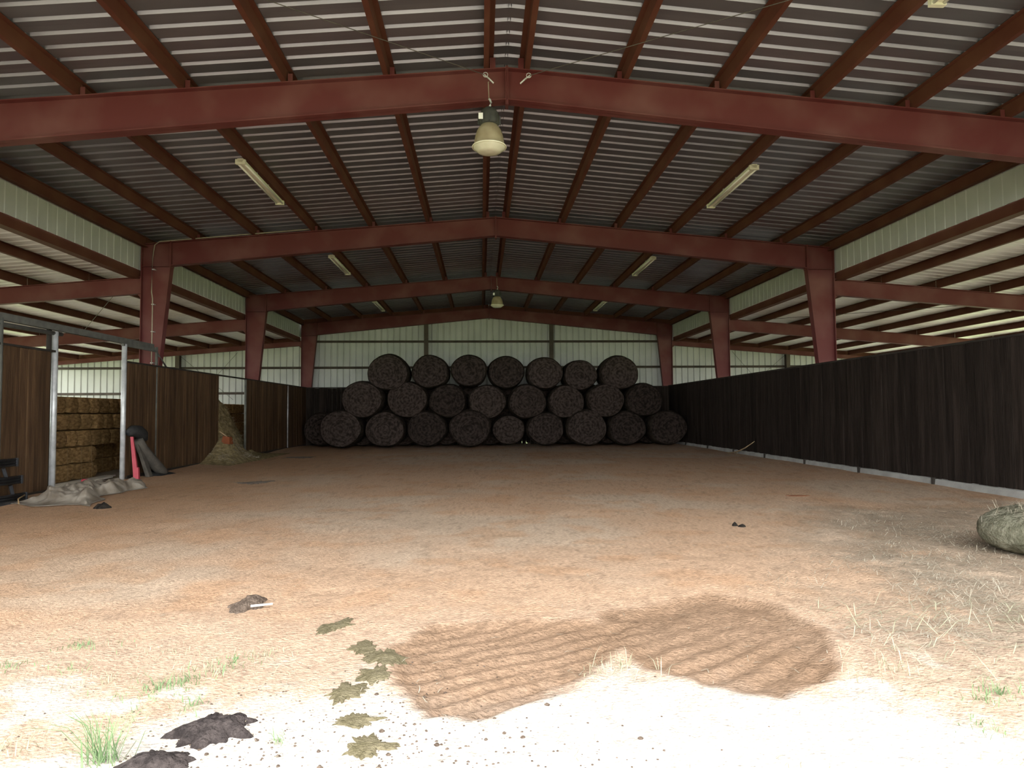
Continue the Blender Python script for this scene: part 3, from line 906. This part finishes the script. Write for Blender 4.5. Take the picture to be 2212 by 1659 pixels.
# ------------------------------------------------------------------ left side clutter
def grid_obj(name, fn, nu, nv, m, smooth=True, parent=None):
    vs = [fn(i / nu, j / nv) for j in range(nv + 1) for i in range(nu + 1)]
    fs = [(j * (nu + 1) + i, j * (nu + 1) + i + 1, (j + 1) * (nu + 1) + i + 1, (j + 1) * (nu + 1) + i) for j in range(nv) for i in range(nu)]
    b = MB(); b.add(vs, fs)
    return b.build(name, m, parent, smooth)
def make_tarp():
    def fn(u, v):
        # u along the sheet away from the camera, v across it (0 = towards the wall)
        y = 11.35 + u * 3.25
        left = -8.22 + .12 * math.sin(u * 5); right = -6.95 - .55 * u + .16 * math.sin(u * 9 + 1)
        x = left + (right - left) * v
        edge = min(u, 1 - u, v, 1 - v)
        env = min(1, edge / .22)
        env = env * env * (3 - 2 * env)
        x += .07 * math.sin(y * 7 + v * 5); y += .08 * math.sin(v * 11 + u * 6)
        n = n1(x * 1.9, y * 1.5, 4, 7)
        ridge = 1 - abs(2 * n1(x * 2.6 + y * .8, y * 1.7 - x, 3, 17) - 1)
        fine = 1 - abs(2 * n1(x * 5.5 + y * 2.0, y * 3.2 - x * 2.5, 2, 27) - 1)
        fin2 = 1 - abs(2 * n1(x * 3.0 - y * 3.5, y * 2.2 + x * 4, 2, 37) - 1)
        h = env * (.03 + .20 * n * (1 - .6 * u) + .08 * ridge ** 3 + .045 * fine ** 2 + .04 * fin2 ** 2) + .018 * fine ** 3 * min(1, edge * 12)
        return (x, y, max(FH(x, y) + .012, FH(x, y) + h - .02))
    o = grid_obj('plastic_sheet', fn, 170, 90, 'tarp')
    tag(o, 'crumpled dusty plastic sheet lying on the sand before the left doorway', 'plastic sheet')
    md = o.modifiers.new('thickness', 'SOLIDIFY'); md.thickness = .006
    b = MB(); b.tube([(-8.02, 11.42, .03), (-8.10, 11.52, .10), (-8.08, 11.65, .15)], .012, 6)
    b.build('yellow_edge', 'twine', o, True)
make_tarp()
def make_planks():
    for i, (x, y, rz, ln, lab) in enumerate(((-9.05, 14.0, .10, 2.4, 'whitish plank on the ground, nearer to the doorway posts'), (-9.32, 14.3, .05, 2.5, 'whitish plank on the ground, nearer to the straw bales'))):
        b = MB(); b.box(-.11, .11, 0, ln, 0, .03)
        o = b.build('plank', 'plank', None, False, (x, y, .0)); o.rotation_euler[2] = rz
        tag(o, lab, 'plank', 'planks in the doorway')
    b = MB(); b.lathe([(.001, .05), (.05, .05), (.07, .03), (.075, 0)], n=12)
    tag(b.build('pink_lid', 'redplastic', None, True, (-9.14, 15.2, .032)), 'small pink-red lid on the plank in the doorway', 'lid')
    def fn(u, v):
        t = u * 6.2832; r = .085 * math.sin(math.pi * min(max(v, .02), .98))
        g = 1 + .3 * math.sin(3 * t + 9 * v) * .5
        return (-8.80 + r * g * math.cos(t), 16.15 + r * g * math.sin(t) * 1.2, -.02 + .17 * v * (1 + .1 * math.sin(2 * t)))
    tag(grid_obj('plastic_bag', fn, 20, 10, 'white'), 'crumpled white plastic bag beside the right doorway post', 'bag')
make_planks()
def make_black_panel():
    e = empty('pipe_panel', (-8.27, 11.7, 0))
    tag(e, 'black steel pipe panel leaning by the wall at the left edge', 'gate')
    for z, y1 in ((.70, .0), (.40, .12), (.10, .24)):
        for dz in (-.045, 0, .045):
            b = MB(); b.tube([(.02 * (1 - z), -2.2, z + dz + .02), (.02 * (1 - z), y1 - .02, z + dz)], .024, 8)
            b.build('rail', 'black', e, True)
        b = MB(); b.box(-.02, .05, y1 - .03, y1, z - .07, z + .07); b.build('end_bracket', 'black', e)
    for (ya, za, yb, zb) in ((-.30, .62, -.22, .46), (-.12, .32, -.06, .16), (-1.4, .62, -1.35, .12)):
        b = MB(); b.tube([(0, ya, za), (0, yb, zb)], .03, 8); b.build('upright', 'black', e)
    b = MB(); b.box(-.05, .12, -.6, -.15, -.03, .05); b.build('foot', 'black', e)
make_black_panel()
def make_leaners():
    e = empty('red_post', (-8.28, 15.70, FH(-8.28, 15.7)))
    tag(e, 'pinkish-red plastic post leaning on the boards next to the doorway', 'post')
    b = MB(); b.hexa([(-.055, -.03, 0), (.055, -.03, 0), (.055, .03, 0), (-.055, .03, 0), (-.16, .0, .98), (-.10, .0, .98), (-.10, .03, .98), (-.16, .03, .98)])
    b.build('shaft', 'redplastic', e)
    b = MB(); b.hexa([(-.06, -.035, 0), (.06, -.035, 0), (.06, .035, 0), (-.06, .035, 0), (-.075, -.03, .28), (.045, -.03, .28), (.045, .035, .28), (-.075, .035, .28)])
    b.build('lower_sleeve', 'redplastic', e)
    e = empty('rubber_chute', (-8.33, 16.35, FH(-8.33, 16.35)))
    tag(e, 'grey-brown rubber chute with a black head leaning on the left boards', 'rubber chute')
    b = MB(); b.tube([(-.13, -.28, .88), (-.10, -.1, .66), (-.02, .22, .34), (.06, .52, .08), (.10, .68, .03)], [.12, .13, .14, .13, .06], 14)
    b.build('body', 'mat_grey', e, True)
    b = MB(); b.tube([(-.17, -.62, 1.06), (-.16, -.45, 1.10), (-.13, -.26, 1.08), (-.12, -.12, 1.0), (-.10, -.06, .86)], [.07, .13, .15, .15, .10], 12)
    b.build('head', 'rubber', e, True)
    b = MB(); b.hexa([(-.02, -.10, 0), (.08, -.10, 0), (.08, .06, 0), (-.02, .06, 0), (-.14, -.36, .8), (-.08, -.36, .8), (-.08, -.24, .8), (-.14, -.24, .8)])
    b.build('prop_leg', 'mat_grey', e)
    b = MB(); b.hexa([(-.2, .12, 0), (.22, .2, 0), (.25, .9, 0), (-.2, .9, 0), (-.12, .2, .07), (.1, .25, .05), (.12, .8, .04), (-.12, .8, .1)])
    b.build('trailing_flap', 'rubber', e)
make_leaners()
def make_haypile():
    def fn(u, v):
        x = -11.2 + u * 3.7
        y = 19.5 + v * 6.6
        # heap: high inside the opening at its near side, spilling down towards the arena
        h = 1.95 * math.exp(-((x + 9.65) / .72) ** 2 - ((y - 23.7) / 1.25) ** 2) + .62 * math.exp(-((x + 8.45) / .50) ** 2 - ((y - 21.4) / .95) ** 2)
        n = n1(x * 2.6, y * 2.6, 4, 3) - .5
        h = h * (1 + .7 * n) + .02
        e = min(u, 1 - u, v, 1 - v) * 9
        return (x, y, h * min(1, e) + .0 - (0 if e > .3 else .06) + max(0, FH(max(x, -8.9), y)) * .8)
    o = grid_obj('hay_heap', fn, 64, 110, 'haypile')
    tag(o, 'heap of loose hay spilling out of the far left opening', 'hay heap')
    rr = random.Random(8); s = MB()
    for _ in range(1500):
        x = rr.uniform(-10.3, -7.8); y = rr.uniform(20.2, 25.0) if x < -8.7 else rr.uniform(20.2, 22.9)
        p = Vector(fn((x + 11.2) / 3.7, (y - 19.5) / 6.6)) + Vector((0, 0, .01))
        d = Vector((rr.uniform(-1, 1), rr.uniform(-1, 1), rr.uniform(-.3, .5))).normalized() * rr.uniform(.08, .2)
        w = Vector((-d.y, d.x, .1)).normalized() * .005
        s.add([p - w, p + w, p + d + w * .4, p + d - w * .4], [(0, 1, 2, 3)])
    so = s.build('loose_stalks', 'straw', o); so['kind'] = 'stuff'
    e = empty('hay_scoop', (-8.30, 21.35, .62))
    tag(e, 'orange scoop with a pale handle stuck in the hay heap', 'scoop')
    b = MB(); b.tube([(-.12, -.45, .34), (.0, .0, .12), (.12, .75, -.20)], .016, 8); b.build('handle', 'handle', e, True)
    b = MB(); b.hexa([(-.14, -.30, -.02), (.10, -.25, -.06), (.12, .02, -.06), (-.12, .05, -.02), (-.12, -.20, .20), (.06, -.16, .16), (.08, .0, .16), (-.10, .02, .20)]); b.build('blade', 'orange', e)
make_haypile()
def make_stick():
    b = MB(); b.tube([(8.28, 23.2, .03), (8.32, 22.5, .10), (8.3, 21.7, .28), (8.3, 20.95, .52)], [.02, .02, .016, .008], 7)
    b.tube([(8.32, 22.5, .10), (8.22, 22.2, .08), (8.1, 22.0, .04)], .010, 6)
    tag(b.build('bent_branch', 'handle', None, True), 'thin pale bent branch lying against the right curb', 'branch')
make_stick()

# ------------------------------------------------------------------ manure, clods
def blob(name, x, y, rx, ry, h, m, label, cat, seed, group=None, spiky=.35, rz=0.0, lumps=1.0):
    rr = random.Random(seed)
    n, rings = 96, 12
    ph = [rr.uniform(0, 6.28) for _ in range(9)]
    b = MB(); vs = []; fs = []
    for j in range(rings + 1):
        q = j / rings
        for k in range(n):
            t = 2 * math.pi * k / n
            cx_, sy_ = math.cos(t), math.sin(t)
            e = 1 + spiky * (2.4 * (n1(ph[0] + 1.6 * cx_, ph[1] + 1.6 * sy_, 2, seed) - .5) + 2.0 * (n1(ph[2] + 5 * cx_, ph[3] + 5 * sy_, 2, seed) - .5) + .9 * (n1(ph[4] + 13 * cx_, ph[5] + 13 * sy_, 2, seed) - .5))
            xx = rx * q * (1 + (e - 1) * q) * math.cos(t); yy = ry * q * (1 + (e - 1) * q) * math.sin(t)
            c, s = math.cos(rz), math.sin(rz)
            px, py = x + xx * c - yy * s, y + xx * s + yy * c
            nz = n1(px * 22., py * 22., 3, seed)
            z = FH(px, py) + h * (1 - q ** 2.2) * (.45 + 1.1 * nz * lumps) + (.004 if q < .97 else -.006)
            vs.append((px - x, py - y, z))
    for j in range(rings):
        for k in range(n):
            k2 = (k + 1) % n
            fs.append((j * n + k, (j + 1) * n + k, (j + 1) * n + k2, j * n + k2))
    b.add(vs, fs)
    o = b.build(name, m, None, True, (x, y, 0))
    tag(o, label, cat, group)
    return o
def make_manure():
    G = 'olive manure splats in a trail'
    blob('manure_pile', -1.66, 3.27, .165, .14, .05, 'manure', 'dark dry manure pile on the pale ground at bottom left', 'manure', 1, 'dark manure piles', .4, .3)
    blob('manure_pile', -1.78, 2.93, .14, .10, .05, 'manure', 'dark manure pile at the bottom edge beneath tall grass blades', 'manure', 2, 'dark manure piles', .35)
    blob('manure_pile', -2.22, 5.38, .13, .19, .05, 'manure_brown', 'lone brown manure pile with a white stick on the sand', 'manure', 3, 'dark manure piles', .5)
    b = MB(); b.tube([(-2.16, 5.22, FH(-2.16, 5.22) + .035), (-2.02, 5.30, FH(-2.02, 5.3) + .03)], .009, 6)
    tag(b.build('white_stick', 'white', None, True), 'short white stick beside the lone manure pile', 'stick')
    for i, (x, y, rx, ry, lab) in enumerate(((-1.44, 4.78, .15, .10, 'olive manure splat farthest from the camera in the trail'),
                                             (-1.16, 4.33, .11, .09, 'second olive manure splat of the trail, at the edge of the mud'),
                                             (-1.00, 4.13, .12, .12, 'largest upper olive manure splat of the trail'),
                                             (-1.02, 3.88, .11, .10, 'middle olive manure splat of the trail'),
                                             (-1.14, 3.64, .13, .10, 'olive manure splat where mud meets the white ground'),
                                             (-1.01, 3.31, .09, .07, 'small olive manure splat alone on the white ground'),
                                             (-.91, 3.05, .11, .10, 'olive manure splat nearest the bottom edge'))):
        blob('manure_splat', x, y, rx, ry, .010, 'olive', lab, 'manure', 20 + i, G, .5, R.uniform(0, 3))
    for i, (x, y, rx, h, lab) in enumerate(((-6.50, 11.1, .13, .07, 'dark round clod next to the plastic sheet'),
                                            (2.865, 8.54, .036, .035, 'small black clod on the bare sand, left of a touching pair'),
                                            (2.93, 8.47, .05, .03, 'flat black clod on the bare sand, right of a touching pair'))):
        blob('clod', x, y, rx, rx * .8, h, 'clod', lab, 'clod', 50 + i, 'black clods on the sand', .15)
    blob('dark_stain', -5.32, 14.8, .36, .30, .012, 'ash', 'greyish ash patch on the sand in front of the rubber chute', 'ash patch', 61, None, .6)
    blob('dark_stain', -6.6, 23.3, .40, .35, .012, 'ash', 'dim dark patch on the sand before the far left boards', 'ash patch', 62, None, .6)
    blob('wet_stain', 5.1, 11.45, .24, .10, .008, 'redmud', 'thin reddish wet streak on the sand towards the right wall', 'wet streak', 63, None, .4)
M['redmud'] = mat('reddish_wet_sand', (.22, .09, .045), (.28, .12, .06), 8, 4, .8)
make_manure()

# ------------------------------------------------------------------ straw, pebbles, grass
def straw_patch(name, pts, m, label, zoff=.006, lmin=.04, lmax=.17, wmin=.001, wmax=.0024, seed=1, lift=.35):
    rr = random.Random(seed); s = MB()
    for x, y in pts:
        z = FH(x, y)
        a = rr.gauss(0, .9) + (0 if rr.random() < .7 else 1.5)
        ln = rr.uniform(lmin, lmax); up = rr.uniform(0, lift) * ln * (rr.random() < .5)
        d = Vector((math.cos(a) * ln, math.sin(a) * ln, up)); w = Vector((-math.sin(a), math.cos(a), 0)) * rr.uniform(wmin, wmax)
        p = Vector((x, y, z + zoff + rr.uniform(0, .012)))
        mid = p + d * .5 + Vector((rr.uniform(-.01, .01), rr.uniform(-.01, .01), up * .3 + .003))
        q = p + d
        q.z = max(q.z, FH(q.x, q.y) + .004)
        s.add([p - w, p + w, mid + w, mid - w, q + w * .5, q - w * .5], [(0, 1, 2, 3), (3, 2, 4, 5)])
    o = s.build(name, m)
    o['kind'] = 'stuff'
    tag(o, label, 'straw')
def make_straw():
    rng = np.random.default_rng(4)
    x = rng.uniform(1.9, 8.4, 60000); y = rng.uniform(2.9, 10.2, 60000)
    msk = inpoly(x + .8 * (fbm(x, y, 3, 71) - .5), y + .8 * (fbm(x, y, 3, 72) - .5), STRAW, .8)
    dens = msk * sm(.34, .66, fbm(x * 1.4, y * 1.4, 3, 77)) * .75 * np.clip(6.5 / (y + 1), .5, 1.3)
    k = rng.uniform(0, 1, len(x)) < dens
    pts = [(a, b) for a, b in zip(x[k], y[k]) if not ((a - 5.52) ** 2 + (b - 6.62) ** 2 < .3)][:24000]
    straw_patch('scattered_straw', pts, 'straw', 'thick scatter of pale straw on the sand at the right', seed=2)
    x = rng.uniform(2.0, 4.2, 420); y = rng.uniform(3.5, 5.0, 420)
    straw_patch('long_stalks', list(zip(x, y)), 'drygrass', 'long pale stalks lying at the near end of the straw', .008, .10, .26, .0015, .003, seed=9, lift=.5)
    x = rng.uniform(-8, 8, 2600); y = 2.7 + 14 * rng.uniform(0, 1, 2600) ** 1.7
    straw_patch('straw_bits', list(zip(x, y)), 'straw', 'sparse short straw bits strewn over the open sand', .004, .02, .08, .0015, .003, seed=3, lift=.15)
make_straw()
def make_pebbles():
    rr = random.Random(6); b = MB()
    for _ in range(620):
        x = rr.gauss(-1.0, .6); y = 2.7 + abs(rr.gauss(0, .55))
        if y > 4.2 or x < -3.2 or x > 2.2: continue
        r = rr.uniform(.0025, .007) * (2 if rr.random() < .07 else 1); z = FH(x, y)
        n = 6; vs = []; 
        for zz, q in ((-.3, .8), (.25, 1), (.7, .55)):
            for k in range(n):
                t = 6.2832 * k / n
                vs.append((x + r * q * math.cos(t) * rr.uniform(.8, 1.25), y + r * q * math.sin(t) * rr.uniform(.7, 1.1), z + zz * r))
        fs = [(j * n + k, j * n + (k + 1) % n, (j + 1) * n + (k + 1) % n, (j + 1) * n + k) for j in range(2) for k in range(n)] + [tuple(2 * n + k for k in range(n))]
        b.add(vs, fs)
    o = b.build('dung_crumbs', 'manure_brown', None, True); o['kind'] = 'stuff'
    tag(o, 'small dark crumbs scattered around the manure on the white ground', 'crumbs')
make_pebbles()
def tuft(x, y, n, h, spread, m, label, seed, lean=1.7):
    rr = random.Random(seed); z0 = FH(x, y)
    e = MB(); e.v.append((0, 0, -.03))
    for _ in range(n):
        a = rr.uniform(0, 6.28); r = abs(rr.gauss(0, spread))
        p = Vector((r * math.cos(a), r * math.sin(a) * .8, 0))
        p.z = FH(x + p.x, y + p.y) - z0 - .005
        hh = h * rr.uniform(.4, 1.1); l = rr.uniform(.1, lean) * hh
        b2 = rr.uniform(0, 6.28); d = Vector((math.cos(b2) * l, math.sin(b2) * l, 0)); w = Vector((-math.sin(b2), math.cos(b2), 0)) * rr.uniform(.0012, .003)
        q1 = p + d * .35 + Vector((0, 0, hh * .6)); q2 = p + d + Vector((0, 0, hh * rr.uniform(.75, 1.0)))
        e.add([p - w, p + w, q1 + w * .8, q1 - w * .8, q2], [(0, 1, 2, 3), (3, 2, 4)])
        e.f.append((0, len(e.v) - 5, len(e.v) - 4))
    o = e.build('grass_tuft', m, None, False, (x, y, z0))
    tag(o, label, 'grass tuft', 'grass tufts at the entrance')
def make_tufts():
    T = [(-2.14, 3.72, 60, .07, .09, 'grass', 'green weed clump left of the upper dark manure pile'),
         (-2.04, 3.82, 45, .08, .08, 'grass', 'green weed clump just behind the front weeds on the left'),
         (-1.93, 3.98, 50, .07, .10, 'drygrass', 'dry whitish grass clump among the left weeds'),
         (-1.88, 4.10, 40, .06, .08, 'grass', 'small green clump uphill of the dry grass'),
         (-1.72, 4.22, 40, .06, .09, 'drygrass', 'pale dry clump nearest to the olive manure trail'),
         (-2.02, 2.98, 46, .26, .07, 'grass', 'tall grass tuft with long blades at the bottom edge'),
         (-1.88, 3.50, 22, .07, .05, 'grass', 'bright green sprig above the dark manure pile'),
         (-2.79, 4.05, 18, .06, .05, 'grass', 'tiny green sprig on the peach sand, far left'),
         (-2.97, 4.46, 40, .06, .09, 'grass', 'low green patch farthest back on the left sand'),
         (-3.18, 4.12, 30, .06, .08, 'grass', 'low green patch at the left edge'),
         (-2.50, 3.86, 40, .06, .14, 'drygrass', 'wispy dry grass between the left sprigs'),
         (-2.35, 4.30, 40, .05, .16, 'drygrass', 'thin dry grass wisps behind the left weeds'),
         (-1.34, 3.14, 12, .06, .03, 'grass', 'single green sprig on the white ground'),
         (-2.50, 3.10, 22, .09, .06, 'drygrass', 'dry tuft at the lower left corner'),
         (.41, 3.88, 26, .12, .10, 'drygrass', 'dry grass tuft between the two muddy tracks'),
         (.25, 3.80, 18, .08, .08, 'drygrass', 'short dry tuft by the right end of the left track'),
         (2.30, 3.42, 34, .10, .07, 'grass', 'green weed at the lower right edge'),
         (2.16, 3.36, 22, .08, .05, 'grass', 'small green weed beside the right edge weed'),
         (1.90, 3.06, 26, .06, .08, 'grass', 'low weeds at the bottom right corner'),
         (1.95, 3.75, 34, .12, .12, 'drygrass', 'dry straw-like tuft right of the second muddy track')]
    for i, (x, y, n, h, sp, m, lab) in enumerate(T):
        tuft(x, y, int(n * 1.7), h * (.85 if h < .2 else 1), sp * (1.5 if h < .2 else 1), m, lab, 500 + i)
make_tufts()
